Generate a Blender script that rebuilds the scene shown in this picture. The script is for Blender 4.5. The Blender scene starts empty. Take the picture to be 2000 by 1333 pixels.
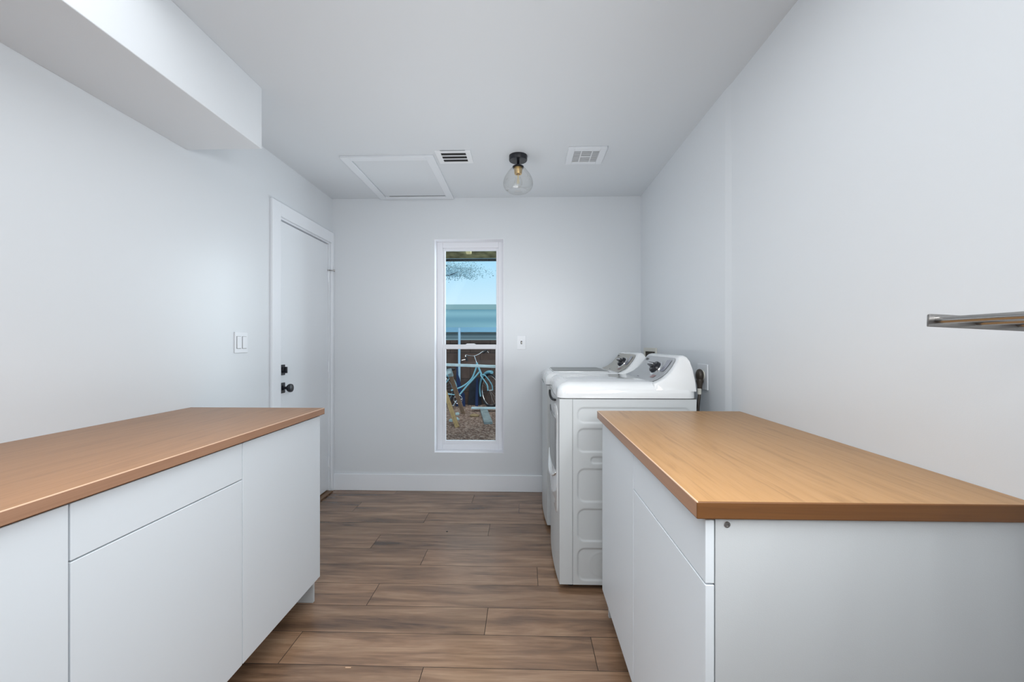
import bpy, bmesh, math, random
from mathutils import Vector, Matrix
random.seed(7)
C = bpy.context.scene.collection
SC = bpy.context.scene

# ------------------------------------------------------------------ materials
def srgb(r, g, b):
    f = lambda c: (c/255/12.92) if c/255 <= .04045 else ((c/255+.055)/1.055)**2.4
    return (f(r), f(g), f(b), 1)

def new_mat(name):
    m = bpy.data.materials.new(name); m.use_nodes = True
    nt = m.node_tree; b = nt.nodes['Principled BSDF']
    return m, nt, b

def mat(name, col, rough=.5, metal=0, spec=.5, bump=None, coat=0, vary=0):
    m, nt, b = new_mat(name)
    b.inputs['Base Color'].default_value = col
    b.inputs['Roughness'].default_value = rough
    b.inputs['Metallic'].default_value = metal
    b.inputs['Specular IOR Level'].default_value = spec
    b.inputs['Coat Weight'].default_value = coat
    tc = nt.nodes.new('ShaderNodeTexCoord')
    if bump:
        n = nt.nodes.new('ShaderNodeTexNoise'); n.inputs['Scale'].default_value = bump[0]
        n.inputs['Detail'].default_value = 3
        bp = nt.nodes.new('ShaderNodeBump'); bp.inputs['Strength'].default_value = bump[1]
        bp.inputs['Distance'].default_value = bump[2] if len(bump) > 2 else .002
        nt.links.new(tc.outputs['Object'], n.inputs['Vector'])
        nt.links.new(n.outputs['Fac'], bp.inputs['Height'])
        nt.links.new(bp.outputs['Normal'], b.inputs['Normal'])
    if vary:
        n = nt.nodes.new('ShaderNodeTexNoise'); n.inputs['Scale'].default_value = 1.3 if vary < 1 else 9
        v = vary if vary < 1 else vary-1
        r = nt.nodes.new('ShaderNodeValToRGB')
        r.color_ramp.elements[0].position = .3; r.color_ramp.elements[1].position = .7
        r.color_ramp.elements[0].color = tuple(c*(1-v) for c in col[:3]) + (1,)
        r.color_ramp.elements[1].color = tuple(min(1, c*(1+v)) for c in col[:3]) + (1,)
        nt.links.new(tc.outputs['Object'], n.inputs['Vector'])
        nt.links.new(n.outputs['Fac'], r.inputs['Fac'])
        nt.links.new(r.outputs['Color'], b.inputs['Base Color'])
    return m

def mapping(nt, scale, loc=(0, 0, 0)):
    tc = nt.nodes.new('ShaderNodeTexCoord'); mp = nt.nodes.new('ShaderNodeMapping')
    mp.inputs['Scale'].default_value = scale; mp.inputs['Location'].default_value = loc
    nt.links.new(tc.outputs['Object'], mp.inputs['Vector'])
    return mp

def wood_mat(name, c0, c1, c2, scale, rough=.4, spec=.5):
    m, nt, b = new_mat(name)
    mp = mapping(nt, scale)
    n1 = nt.nodes.new('ShaderNodeTexNoise'); n1.inputs['Scale'].default_value = 1; n1.inputs['Detail'].default_value = 8
    n1.inputs['Roughness'].default_value = .65; n1.inputs['Distortion'].default_value = .6
    nt.links.new(mp.outputs['Vector'], n1.inputs['Vector'])
    r = nt.nodes.new('ShaderNodeValToRGB'); e = r.color_ramp.elements
    e[0].position = .28; e[0].color = c0; e[1].position = .72; e[1].color = c2
    k = e.new(.46); k.color = c1
    nt.links.new(n1.outputs['Fac'], r.inputs['Fac'])
    nt.links.new(r.outputs['Color'], b.inputs['Base Color'])
    b.inputs['Roughness'].default_value = rough
    b.inputs['Specular IOR Level'].default_value = spec
    return m

M = {}
M['wall'] = mat('wall_paint', (.67, .70, .73, 1), .33, bump=(420, .12, .001), spec=.5)
M['ceil'] = mat('ceiling_paint', (.64, .67, .70, 1), .5, bump=(300, .1, .001), spec=.3)
M['trim'] = mat('trim_paint', (.78, .81, .85, 1), .3)
M['vinyl'] = mat('window_vinyl', (.76, .77, .81, 1), .3)
M['door'] = mat('door_paint', (.76, .795, .83, 1), .35)
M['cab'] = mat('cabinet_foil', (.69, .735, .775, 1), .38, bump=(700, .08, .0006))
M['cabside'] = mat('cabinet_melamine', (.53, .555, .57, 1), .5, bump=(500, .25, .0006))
M['dark'] = mat('dark_gap', (.015, .015, .015, 1), .8)
M['black'] = mat('matte_black_metal', (.008, .009, .014, 1), .32)
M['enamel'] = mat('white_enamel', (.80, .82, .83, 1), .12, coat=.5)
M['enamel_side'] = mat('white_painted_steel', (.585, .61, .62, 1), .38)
M['panel'] = mat('grey_control_panel', (.42, .44, .46, 1), .35)
M['panel_warm'] = mat('warm_grey_control_panel', (.42, .41, .37, 1), .35)
M['display'] = mat('display_grey', (.27, .28, .33, 1), .2)
M['red'] = mat('faded_red_print', (.35, .22, .22, 1), .4)
M['chrome'] = mat('chrome', (.75, .76, .78, 1), .15, metal=1)
M['steel'] = mat('brushed_steel', (.36, .35, .34, 1), .28, metal=1)
M['brass'] = mat('brushed_brass', (.62, .42, .17, 1), .35, metal=1)
M['smoke'] = mat('dark_tinted_glass', (.19, .20, .20, 1), .12)
M['lidglass'] = mat('grey_lid_glass', (.22, .235, .23, 1), .35)
M['grille'] = mat('vent_white', (.74, .765, .79, 1), .4)
M['grillegrey'] = mat('vent_shadow_grey', (.2, .205, .21, 1), .6)
M['plastic'] = mat('white_plastic', (.74, .765, .80, 1), .3)
M['ceiltrim'] = mat('ceiling_trim_paint', (.70, .73, .765, 1), .4)
M['cream'] = mat('cream_plastic', (.72, .71, .64, 1), .5)
M['cord'] = mat('cord_rubber', (.055, .042, .032, 1), .4, vary=1.5)
M['counter'] = wood_mat('oak_laminate', srgb(132, 96, 55), srgb(159, 119, 73), srgb(169, 129, 85), (70, 3.2, 70), .36)
M['counter_left'] = wood_mat('oak_laminate_left', srgb(126, 88, 56), srgb(147, 105, 68), srgb(158, 115, 78), (70, 3.2, 70), .36)
M['edge_end_dim'] = wood_mat('oak_edge_band_end_dim', srgb(76, 46, 18), srgb(100, 62, 26), srgb(114, 74, 34), (1.6, 30, 60), .5)  # end band darkened, the weaker light on it put into the colour
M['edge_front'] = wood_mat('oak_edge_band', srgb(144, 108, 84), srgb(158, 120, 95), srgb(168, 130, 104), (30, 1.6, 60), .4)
M['arris'] = mat('highlight_arris', srgb(205, 172, 145), .3)  # paler top arris, its highlight put into the colour
M['plank_a'] = wood_mat('weathered_pine', srgb(120, 98, 84), srgb(150, 125, 105), srgb(165, 140, 118), (30, 30, 3), .8)
M['plank_b'] = wood_mat('yellow_pine', srgb(130, 108, 72), srgb(165, 140, 98), srgb(180, 155, 112), (30, 30, 3), .8)
M['board_blue'] = mat('pale_blue_board', srgb(176, 200, 210), .6, vary=1.15)
M['board_grey'] = mat('grey_weathered_board', srgb(128, 142, 146), .8, vary=1.2)
M['bike'] = mat('bicycle_blue_paint', srgb(122, 178, 198), .3)
M['tire'] = mat('tyre_rubber', (.012, .014, .02, 1), .6)
M['blue'] = mat('blue_tarp', srgb(16, 42, 88), .6)
M['pole'] = mat('pale_blue_metal', srgb(165, 205, 235), .4)
M['navy'] = mat('dark_navy_board', srgb(30, 38, 52), .7, vary=1.3)
M['rock'] = mat('tan_stone', srgb(140, 122, 92), .9, vary=1.2)
M['debris'] = mat('pale_scrap', srgb(165, 188, 192), .5)
M['patio'] = mat('olive_painted_boards', srgb(128, 130, 98), .8, vary=1.55)
M['patio_dark'] = mat('dark_fascia', srgb(34, 44, 50), .7, vary=1.3)
M['rafter'] = mat('cream_rafter', srgb(205, 195, 150), .7)
M['roof'] = mat('teal_grey_roofing', srgb(118, 165, 180), .7)
M['roofcap'] = mat('pale_roof_edge', srgb(150, 180, 184), .7)
M['fascia'] = mat('sky_blue_fascia', srgb(140, 195, 228), .6)
M['leaf'] = mat('pale_leaf', srgb(165, 205, 222), .7, vary=1.3)
M['bark'] = mat('bark', srgb(80, 100, 110), .9)

def siding():
    m, nt, b = new_mat('neighbour_siding')
    mp = mapping(nt, (1, 1, 1))
    w = nt.nodes.new('ShaderNodeTexWave'); w.bands_direction = 'Z'; w.inputs['Scale'].default_value = 2.6
    r = nt.nodes.new('ShaderNodeValToRGB')
    r.color_ramp.elements[0].color = srgb(140, 168, 178); r.color_ramp.elements[1].color = srgb(190, 215, 222)
    nt.links.new(mp.outputs['Vector'], w.inputs['Vector']); nt.links.new(w.outputs['Fac'], r.inputs['Fac'])
    nt.links.new(r.outputs['Color'], b.inputs['Base Color']); b.inputs['Roughness'].default_value = .7
    return m
M['siding'] = siding()

def roofing():
    m, nt, b = new_mat('banded_roofing')
    mp = mapping(nt, (1, 1, 1))
    w = nt.nodes.new('ShaderNodeTexWave'); w.bands_direction = 'Y'; w.inputs['Scale'].default_value = .09
    w.inputs['Distortion'].default_value = .4
    r = nt.nodes.new('ShaderNodeValToRGB')
    r.color_ramp.elements[0].color = srgb(84, 136, 156); r.color_ramp.elements[1].color = srgb(112, 160, 176)
    nt.links.new(mp.outputs['Vector'], w.inputs['Vector']); nt.links.new(w.outputs['Fac'], r.inputs['Fac'])
    nt.links.new(r.outputs['Color'], b.inputs['Base Color']); b.inputs['Roughness'].default_value = .7
    return m
M['roof'] = roofing()

def blocks():
    m, nt, b = new_mat('brown_concrete_block')
    tc = nt.nodes.new('ShaderNodeTexCoord'); sp = nt.nodes.new('ShaderNodeSeparateXYZ'); cb = nt.nodes.new('ShaderNodeCombineXYZ')
    nt.links.new(tc.outputs['Object'], sp.inputs[0]); nt.links.new(sp.outputs['X'], cb.inputs['X']); nt.links.new(sp.outputs['Z'], cb.inputs['Y'])
    br = nt.nodes.new('ShaderNodeTexBrick'); br.inputs['Scale'].default_value = 1
    br.inputs['Brick Width'].default_value = .42; br.inputs['Row Height'].default_value = .27
    br.inputs['Mortar Size'].default_value = .008; br.inputs['Mortar Smooth'].default_value = .3
    br.inputs['Color1'].default_value = srgb(98, 80, 74); br.inputs['Color2'].default_value = srgb(84, 73, 70)
    br.inputs['Mortar'].default_value = srgb(58, 52, 52)
    nt.links.new(cb.outputs[0], br.inputs['Vector'])
    n = nt.nodes.new('ShaderNodeTexNoise'); n.inputs['Scale'].default_value = 9; n.inputs['Detail'].default_value = 5
    nt.links.new(tc.outputs['Object'], n.inputs['Vector'])
    mx = nt.nodes.new('ShaderNodeMix'); mx.data_type = 'RGBA'; mx.blend_type = 'MULTIPLY'; mx.inputs['Factor'].default_value = .6
    nt.links.new(br.outputs['Color'], mx.inputs['A']); nt.links.new(n.outputs['Fac'], mx.inputs['B'])
    nt.links.new(mx.outputs['Result'], b.inputs['Base Color']); b.inputs['Roughness'].default_value = .9
    return m
M['block'] = blocks()

def gravel():
    m, nt, b = new_mat('brown_gravel')
    mp = mapping(nt, (1, 1, 1))
    v = nt.nodes.new('ShaderNodeTexVoronoi'); v.inputs['Scale'].default_value = 42
    nt.links.new(mp.outputs['Vector'], v.inputs['Vector'])
    sp = nt.nodes.new('ShaderNodeSeparateColor'); nt.links.new(v.outputs['Color'], sp.inputs[0])
    r = nt.nodes.new('ShaderNodeValToRGB'); e = r.color_ramp.elements
    e[0].color = srgb(78, 58, 50); e[1].color = srgb(176, 160, 148); k = e.new(.55); k.color = srgb(126, 102, 90)
    nt.links.new(sp.outputs['Red'], r.inputs['Fac'])
    n = nt.nodes.new('ShaderNodeTexNoise'); n.inputs['Scale'].default_value = 1.6; n.inputs['Detail'].default_value = 4
    nt.links.new(mp.outputs['Vector'], n.inputs['Vector'])
    mx = nt.nodes.new('ShaderNodeMix'); mx.data_type = 'RGBA'; mx.blend_type = 'OVERLAY'; mx.inputs['Factor'].default_value = .5
    nt.links.new(r.outputs['Color'], mx.inputs['A']); nt.links.new(n.outputs['Fac'], mx.inputs['B'])
    bp = nt.nodes.new('ShaderNodeBump'); bp.inputs['Strength'].default_value = .6; bp.inputs['Distance'].default_value = .02
    nt.links.new(v.outputs['Distance'], bp.inputs['Height']); nt.links.new(bp.outputs['Normal'], b.inputs['Normal'])
    nt.links.new(mx.outputs['Result'], b.inputs['Base Color']); b.inputs['Roughness'].default_value = .95
    return m
M['gravel'] = gravel()

def glass(name, tint, gl=.03, rough=0.02):
    m = bpy.data.materials.new(name); m.use_nodes = True; nt = m.node_tree; nt.nodes.clear()
    o = nt.nodes.new('ShaderNodeOutputMaterial'); t = nt.nodes.new('ShaderNodeBsdfTransparent'); t.inputs[0].default_value = tint
    g = nt.nodes.new('ShaderNodeBsdfGlossy'); g.inputs['Roughness'].default_value = rough; g.inputs[0].default_value = (1, 1, 1, 1)
    mx = nt.nodes.new('ShaderNodeMixShader'); mx.inputs[0].default_value = gl
    nt.links.new(t.outputs[0], mx.inputs[1]); nt.links.new(g.outputs[0], mx.inputs[2]); nt.links.new(mx.outputs[0], o.inputs[0])
    return m
M['pane'] = glass('window_glass', (.93, .98, 1, 1), .003)

def globe_glass():
    m = bpy.data.materials.new('clear_globe_glass'); m.use_nodes = True; nt = m.node_tree; nt.nodes.clear()
    o = nt.nodes.new('ShaderNodeOutputMaterial'); t = nt.nodes.new('ShaderNodeBsdfTransparent'); t.inputs[0].default_value = (.985, .985, .98, 1)
    g = nt.nodes.new('ShaderNodeBsdfGlossy'); g.inputs['Roughness'].default_value = .04
    lw = nt.nodes.new('ShaderNodeLayerWeight'); lw.inputs[0].default_value = .25
    mul = nt.nodes.new('ShaderNodeMath'); mul.operation = 'MULTIPLY'; mul.inputs[1].default_value = .55
    nt.links.new(lw.outputs['Facing'], mul.inputs[0])
    mx = nt.nodes.new('ShaderNodeMixShader'); nt.links.new(mul.outputs[0], mx.inputs[0])
    nt.links.new(t.outputs[0], mx.inputs[1]); nt.links.new(g.outputs[0], mx.inputs[2]); nt.links.new(mx.outputs[0], o.inputs[0])
    return m
M['globe'] = globe_glass()

def floor_mat():
    m, nt, b = new_mat('walnut_laminate_planks')
    at = nt.nodes.new('ShaderNodeAttribute'); at.attribute_name = 'plank'
    sp = nt.nodes.new('ShaderNodeSeparateColor'); nt.links.new(at.outputs['Color'], sp.inputs[0])
    def noise(scale, detail, dist, rough=.6):
        mp = mapping(nt, scale)
        n = nt.nodes.new('ShaderNodeTexNoise'); n.noise_dimensions = '4D'
        n.inputs['Scale'].default_value = 1; n.inputs['Detail'].default_value = detail
        n.inputs['Distortion'].default_value = dist; n.inputs['Roughness'].default_value = rough
        ml = nt.nodes.new('ShaderNodeMath'); ml.operation = 'MULTIPLY'; ml.inputs[1].default_value = 40
        nt.links.new(sp.outputs['Green'], ml.inputs[0]); nt.links.new(ml.outputs[0], n.inputs['W'])
        nt.links.new(mp.outputs['Vector'], n.inputs['Vector'])
        return n
    big = noise((1.7, 14, 1), 5, .6)          # smoky streaks along each plank
    fine = noise((5, 110, 1), 7, .2)       # fine grain
    r = nt.nodes.new('ShaderNodeValToRGB'); e = r.color_ramp.elements
    e[0].position = .3; e[0].color = srgb(80, 62, 50); e[1].position = .72; e[1].color = srgb(170, 140, 114)
    k = e.new(.5); k.color = srgb(138, 108, 85)
    nt.links.new(big.outputs['Fac'], r.inputs['Fac'])
    r2 = nt.nodes.new('ShaderNodeValToRGB'); e = r2.color_ramp.elements
    e[0].position = .36; e[0].color = (.60, .58, .56, 1); e[1].position = .65; e[1].color = (1, 1, 1, 1)
    nt.links.new(fine.outputs['Fac'], r2.inputs['Fac'])
    mx = nt.nodes.new('ShaderNodeMix'); mx.data_type = 'RGBA'; mx.blend_type = 'MULTIPLY'; mx.inputs['Factor'].default_value = .6
    nt.links.new(r.outputs['Color'], mx.inputs['A']); nt.links.new(r2.outputs['Color'], mx.inputs['B'])
    mr = nt.nodes.new('ShaderNodeMapRange'); mr.inputs['To Min'].default_value = .84; mr.inputs['To Max'].default_value = 1.14
    nt.links.new(sp.outputs['Red'], mr.inputs['Value'])
    vm = nt.nodes.new('ShaderNodeVectorMath'); vm.operation = 'SCALE'
    nt.links.new(mx.outputs['Result'], vm.inputs[0]); nt.links.new(mr.outputs['Result'], vm.inputs['Scale'])
    nt.links.new(vm.outputs[0], b.inputs['Base Color'])
    b.inputs['Roughness'].default_value = .27
    b.inputs['Specular IOR Level'].default_value = .75
    bp = nt.nodes.new('ShaderNodeBump'); bp.inputs['Strength'].default_value = .12; bp.inputs['Distance'].default_value = .001
    nt.links.new(fine.outputs['Fac'], bp.inputs['Height']); nt.links.new(bp.outputs['Normal'], b.inputs['Normal'])
    return m
M['floor'] = floor_mat()

# ------------------------------------------------------------------ geometry helpers
def BM(): return bmesh.new()

def box(bm, x0, x1, y0, y1, z0, z1, bev=0, seg=2, mi=0):
    b2 = bmesh.new(); bmesh.ops.create_cube(b2, size=1)
    for v in b2.verts:
        v.co = Vector(((x0+x1)/2+v.co.x*(x1-x0), (y0+y1)/2+v.co.y*(y1-y0), (z0+z1)/2+v.co.z*(z1-z0)))
    if bev: bmesh.ops.bevel(b2, geom=b2.edges[:], offset=bev, segments=seg, affect='EDGES', profile=.5)
    for f in b2.faces: f.material_index = mi
    merge(bm, b2); return bm

def merge(bm, b2, mtx=None):
    if mtx is not None: bmesh.ops.transform(b2, matrix=mtx, verts=b2.verts[:])
    me = bpy.data.meshes.new('tmp'); b2.to_mesh(me); b2.free(); bm.from_mesh(me); bpy.data.meshes.remove(me)

def lathe(bm, prof, cx, cy, cz=0, seg=32, closed=False, mtx=None):
    """profile of (radius, z) turned about a vertical axis"""
    b2 = bmesh.new(); rings = []
    for r, z in prof:
        if r < 1e-6: rings.append([b2.verts.new((0, 0, z))])
        else: rings.append([b2.verts.new((r*math.cos(2*math.pi*i/seg), r*math.sin(2*math.pi*i/seg), z)) for i in range(seg)])
    for a, b in zip(rings, rings[1:]):
        for i in range(seg):
            j = (i+1) % seg
            q = [a[i % len(a)], a[j % len(a)], b[j % len(b)], b[i % len(b)]]
            u = []
            for v in q:
                if v not in u: u.append(v)
            if len(u) >= 3: b2.faces.new(u)
    bmesh.ops.recalc_face_normals(b2, faces=b2.faces[:])
    t = Matrix.Translation((cx, cy, cz))
    merge(bm, b2, t @ mtx if mtx is not None else t)

def tube(bm, pts, r, seg=10, caps=True, closed=False):
    pts = [Vector(p) for p in pts]; n = len(pts); b2 = bmesh.new(); rings = []
    up = None
    for i, p in enumerate(pts):
        if closed: d = pts[(i+1) % n]-pts[i-1]
        else: d = pts[min(i+1, n-1)]-pts[max(i-1, 0)]
        d.normalize()
        if up is None:
            up = Vector((0, 0, 1)) if abs(d.z) < .9 else Vector((1, 0, 0))
        a = d.cross(up)
        if a.length < 1e-4: a = d.cross(Vector((0, 1, 0)))
        a.normalize(); b = a.cross(d).normalized(); up = b
        rr = r[i] if isinstance(r, (list, tuple)) else r
        rings.append([b2.verts.new(p+a*rr*math.cos(2*math.pi*k/seg)+b*rr*math.sin(2*math.pi*k/seg)) for k in range(seg)])
    m = n if closed else n-1
    for i in range(m):
        A, B = rings[i], rings[(i+1) % n]
        for k in range(seg): b2.faces.new((A[k], A[(k+1) % seg], B[(k+1) % seg], B[k]))
    if caps and not closed: b2.faces.new(rings[0]); b2.faces.new(rings[-1])
    bmesh.ops.recalc_face_normals(b2, faces=b2.faces[:])
    merge(bm, b2)

def smooth_path(P, n=6):
    P = [Vector(p) for p in P]; out = []
    Q = [P[0]] + P + [P[-1]]
    for i in range(1, len(Q)-2):
        for k in range(n):
            t = k/n; a, b, c, d = Q[i-1], Q[i], Q[i+1], Q[i+2]
            out.append(.5*((2*b)+(-a+c)*t+(2*a-5*b+4*c-d)*t*t+(-a+3*b-3*c+d)*t**3))
    out.append(P[-1]); return out

def prism(bm, pts, axis, a, b, bev=0):
    """outline extruded along one axis; pts are the other two coordinates in x,y,z order"""
    b2 = bmesh.new()
    def mk(p, h):
        return {'x': (h, p[0], p[1]), 'y': (p[0], h, p[1]), 'z': (p[0], p[1], h)}[axis]
    A = [b2.verts.new(mk(p, a)) for p in pts]; B = [b2.verts.new(mk(p, b)) for p in pts]
    b2.faces.new(A); b2.faces.new(B[::-1])
    for i in range(len(pts)):
        j = (i+1) % len(pts); b2.faces.new((A[i], B[i], B[j], A[j]))
    bmesh.ops.recalc_face_normals(b2, faces=b2.faces[:])
    if bev: bmesh.ops.bevel(b2, geom=b2.edges[:], offset=bev, segments=2, affect='EDGES')
    merge(bm, b2)

def rrect(x0, x1, y0, y1, r, n=6):
    out = []
    for cx, cy, a0 in ((x1-r, y1-r, 0), (x0+r, y1-r, 90), (x0+r, y0+r, 180), (x1-r, y0+r, 270)):
        for k in range(n+1):
            a = math.radians(a0+90*k/n); out.append((cx+r*math.cos(a), cy+r*math.sin(a)))
    return out

def obj(name, bm, mats, parent=None, smooth=None, **tags):
    """link a bmesh as ONE mesh object; origin moved to its base centre"""
    if not isinstance(mats, (list, tuple)): mats = [mats]
    me = bpy.data.meshes.new(name)
    if parent is None:
        xs = [v.co.x for v in bm.verts]; ys = [v.co.y for v in bm.verts]; zs = [v.co.z for v in bm.verts]
        o0 = Vector(((min(xs)+max(xs))/2, (min(ys)+max(ys))/2, min(zs)))
        if tags.get('kind') == 'structure': o0 = Vector((0, 0, 0))
        bmesh.ops.translate(bm, verts=bm.verts[:], vec=-o0)
    else:
        o0 = Vector((0, 0, 0)); w = parent.location.copy(); p = parent.parent
        while p: w += p.location; p = p.parent
        bmesh.ops.translate(bm, verts=bm.verts[:], vec=-w)
    bm.to_mesh(me); bm.free()
    for m in mats: me.materials.append(m)
    if smooth is not None:
        for p in me.polygons: p.use_smooth = True
        me.set_sharp_from_angle(angle=math.radians(smooth))
    o = bpy.data.objects.new(name, me); C.objects.link(o); o.location = o0
    if parent: o.parent = parent
    for k, v in tags.items(): o[k] = v
    return o

def thing(name, loc, label=None, category=None, group=None, kind=None):
    o = bpy.data.objects.new(name, None); C.objects.link(o); o.location = loc; o.empty_display_size = .1
    if label: o['label'] = label
    if category: o['category'] = category
    if group: o['group'] = group
    if kind: o['kind'] = kind
    return o

# ------------------------------------------------------------------ room measures (metres)
XL, XR, YB, YN, ZC = -1.60, .962, 3.47, -2.3, 2.425
SD = dict(kind='structure')

# floor planks: one structure mesh
bm = BM(); lay = bm.loops.layers.float_color.new('plank')
rowy0, PW, PL = 1.573, .181, 1.21
joints = {-1: -.378, 0: -.935, 1: -.166, 2: -.733, 3: .07, 4: -.57, 5: -.914, 6: -.229, 7: -.684, 8: -.037, 9: -.40, 10: -1.05}
rng = random.Random(5)
k = -22
while rowy0+PW*k < YB:
    y0 = rowy0+PW*k; y1 = min(y0+PW, YB+.02)
    j = joints.get(k, rng.uniform(-1, .2))
    x = j
    while x > XL-.06: x -= PL
    while x < XR+.02:
        xa, xb = max(x, XL-.05), min(x+PL, XR+.02)
        if xb > xa+.01:
            g = .0013; tone = rng.random(); off = rng.random()
            b0 = len(bm.faces)
            co = [(xa, y0), (xb, y0), (xb, y1), (xa, y1)]
            ci = [(xa+g, y0+g), (xb-g, y0+g), (xb-g, y1-g), (xa+g, y1-g)]
            lo = [bm.verts.new((a, b, -.0018)) for a, b in co]; hi = [bm.verts.new((a, b, 0)) for a, b in ci]
            fs = [bm.faces.new(hi)]
            for q in range(4): fs.append(bm.faces.new((lo[q], lo[(q+1) % 4], hi[(q+1) % 4], hi[q])))
            for n_, f in enumerate(fs):
                f.material_index = 0 if n_ == 0 else 1
                for l in f.loops: l[lay] = (tone, off, 0, 1)
        x += PL
    k += 1
box(bm, XL-.05, XR+.02, YN, YB+.02, -.06, -.002, mi=1)
M['groove'] = mat('plank_groove', srgb(46, 36, 30), .8)
obj('floor', bm, [M['floor'], M['groove']], **SD)

# window opening and door opening
WX0, WX1, WZ0, WZ1 = -.745, -.1675, .3137, 2.085
DY0, DY1, DZ1 = 2.70, 3.43, 2.05
WT = .14
bm = BM()
box(bm, XL-WT, WX0, YB, YB+WT, -.06, ZC+.1); box(bm, WX1, XR+WT, YB, YB+WT, -.06, ZC+.1)
box(bm, WX0, WX1, YB, YB+WT, -.06, WZ0); box(bm, WX0, WX1, YB, YB+WT, WZ1, ZC+.1)
obj('wall_back', bm, M['wall'], **SD)
bm = BM()
box(bm, XL-WT, XL, YN, DY0, -.06, ZC+.1); box(bm, XL-WT, XL, DY0, DY1, DZ1, ZC+.1); box(bm, XL-WT, XL, DY1, YB, -.06, ZC+.1)
obj('wall_left', bm, M['wall'], **SD)
bm = BM()
prism(bm, [(XR, YN), (XR, 1.98), (XR-.007, 2.03), (XR-.009, YB), (XR+WT, YB), (XR+WT, YN)], 'z', -.06, ZC+.1)
obj('wall_right', bm, M['wall'], **SD)
bm = BM(); box(bm, XL-WT, XR+WT, YN-WT, YN, -.06, ZC+.1)
obj('wall_near', bm, mat('dim_room_grey', (.18, .18, .18, 1), .6), **SD)  # unseen wall, dimness of the room behind put into its colour
bm = BM(); box(bm, XL, XR, YN, YB, ZC, ZC+.1)
obj('ceiling', bm, M['ceil'], **SD)
bm = BM(); box(bm, XL, -1.238, YN, 1.955, 2.137, ZC, bev=.003)
obj('soffit', bm, M['wall'], label='white boxed soffit along the top of the left wall', category='soffit', **SD)

# baseboards
bm = BM(); box(bm, XL, XR-.01, YB-.014, YB, 0, .136, bev=.003)
obj('baseboard_back', bm, M['trim'], **SD)
bm = BM(); box(bm, XL, XL+.014, -2.2, DY0-.1, 0, .136, bev=.003)
obj('baseboard_left', bm, M['trim'], **SD)
bm = BM(); box(bm, XR-.014, XR, -2.2, 1.95, 0, .136, bev=.003)
obj('baseboard_right', bm, M['trim'], **SD)

FY = YB+.10    # interior face of the window frame
# door casing (trim_1) and jamb
bm = BM()
box(bm, XL, XL+.018, 2.606, 2.700, 0, 2.138, bev=.003)
box(bm, XL, XL+.018, 2.7005, 3.432, 2.05, 2.138, bev=.003)
box(bm, XL, XL+.018, 3.4325, 3.468, .0, 2.138, bev=.003)
box(bm, XL-.12, XL-.002, DY0, DY0+.016, 0, DZ1); box(bm, XL-.12, XL-.002, DY1-.012, DY1, 0, DZ1); box(bm, XL-.12, XL-.002, DY0+.016, DY1-.012, DZ1-.010, DZ1)
obj('trim_1', bm, M['trim'], **SD)
bm = BM(); box(bm, XL-.12, XL+.03, DY0+.016, DY1-.012, 0, .012, bev=.003)
obj('trim_2', bm, mat('threshold_wood', srgb(112, 84, 58), .4), **SD)

# door
bm = BM()
box(bm, WX0, WX0+.004, YB-.001, FY, WZ0, WZ1); box(bm, WX1-.004, WX1, YB-.001, FY, WZ0, WZ1)
box(bm, WX0+.004, WX1-.004, YB-.001, FY, WZ0, WZ0+.004); box(bm, WX0+.004, WX1-.004, YB-.001, FY, WZ1-.004, WZ1)
obj('trim_3', bm, M['vinyl'], **SD)  # added white liner, daylight on the reveal put into its colour
door = thing('door_1', (XL-.01, 3.40, .012), 'flat white slab door in the left wall beside the back corner', 'door', kind='structure')
bm = BM(); box(bm, XL-.052, XL-.012, 2.722, 3.412, .020, 2.033, bev=.002)
obj('door_leaf', bm, M['door'], door)
bm = BM(); box(bm, XL-.058, XL-.054, 2.717, 3.417, .013, 2.039)
obj('weatherstrip', bm, M['dark'], door)
def square_plate(zc, nm):
    b = BM(); box(b, XL-.0125, XL-.003, 2.722, 2.784, zc-.035, zc+.035, bev=.003)
    return obj(nm, b, M['black'], door)
db = square_plate(1.043, 'deadbolt')
bm = BM(); R90 = Matrix.Rotation(math.radians(90), 4, 'Y')
lathe(bm, [(0, 0), (.020, 0), (.021, .006), (.018, .012), (0, .012)], XL-.003, 2.757, 1.043, 20, mtx=R90)
box(bm, XL+.006, XL+.026, 2.751, 2.763, 1.022, 1.064, bev=.003)
obj('thumb_turn', bm, M['black'], db, smooth=40)
kp = square_plate(.923, 'door_knob')
bm = BM()
lathe(bm, [(0, 0), (.017, 0), (.017, .008), (.010, .012), (.010, .028), (.020, .033), (.027, .042), (.028, .052), (.026, .060), (.018, .063), (0, .064)], XL-.003, 2.755, .923, 28, mtx=R90)
obj('knob', bm, M['black'], kp, smooth=40)
for zc in (1.77, 1.03, .25):
    bm = BM(); tube(bm, [(XL-.006, 3.415, zc-.045), (XL-.006, 3.415, zc+.045)], .0065, 12)
    for q in (-.016, .016): tube(bm, [(XL-.006, 3.415, zc+q-.0006), (XL-.006, 3.415, zc+q+.0006)], .0072, 12)
    box(bm, XL-.014, XL-.0115, 3.395, 3.414, zc-.045, zc+.045)
    obj('hinge', bm, M['trim'], door, smooth=40)
bm = BM(); tube(bm, [(XL-.006, 3.415, 1.817), (XL-.006, 3.415, 1.826)], .009, 12)
tube(bm, [(XL-.006, 3.415, 1.822), (XL+.035, 3.43, 1.822)], .0035, 10); tube(bm, [(XL+.030, 3.428, 1.822), (XL+.040, 3.432, 1.822)], .008, 12)
obj('door_stop', bm, M['steel'], door, smooth=40)

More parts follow.
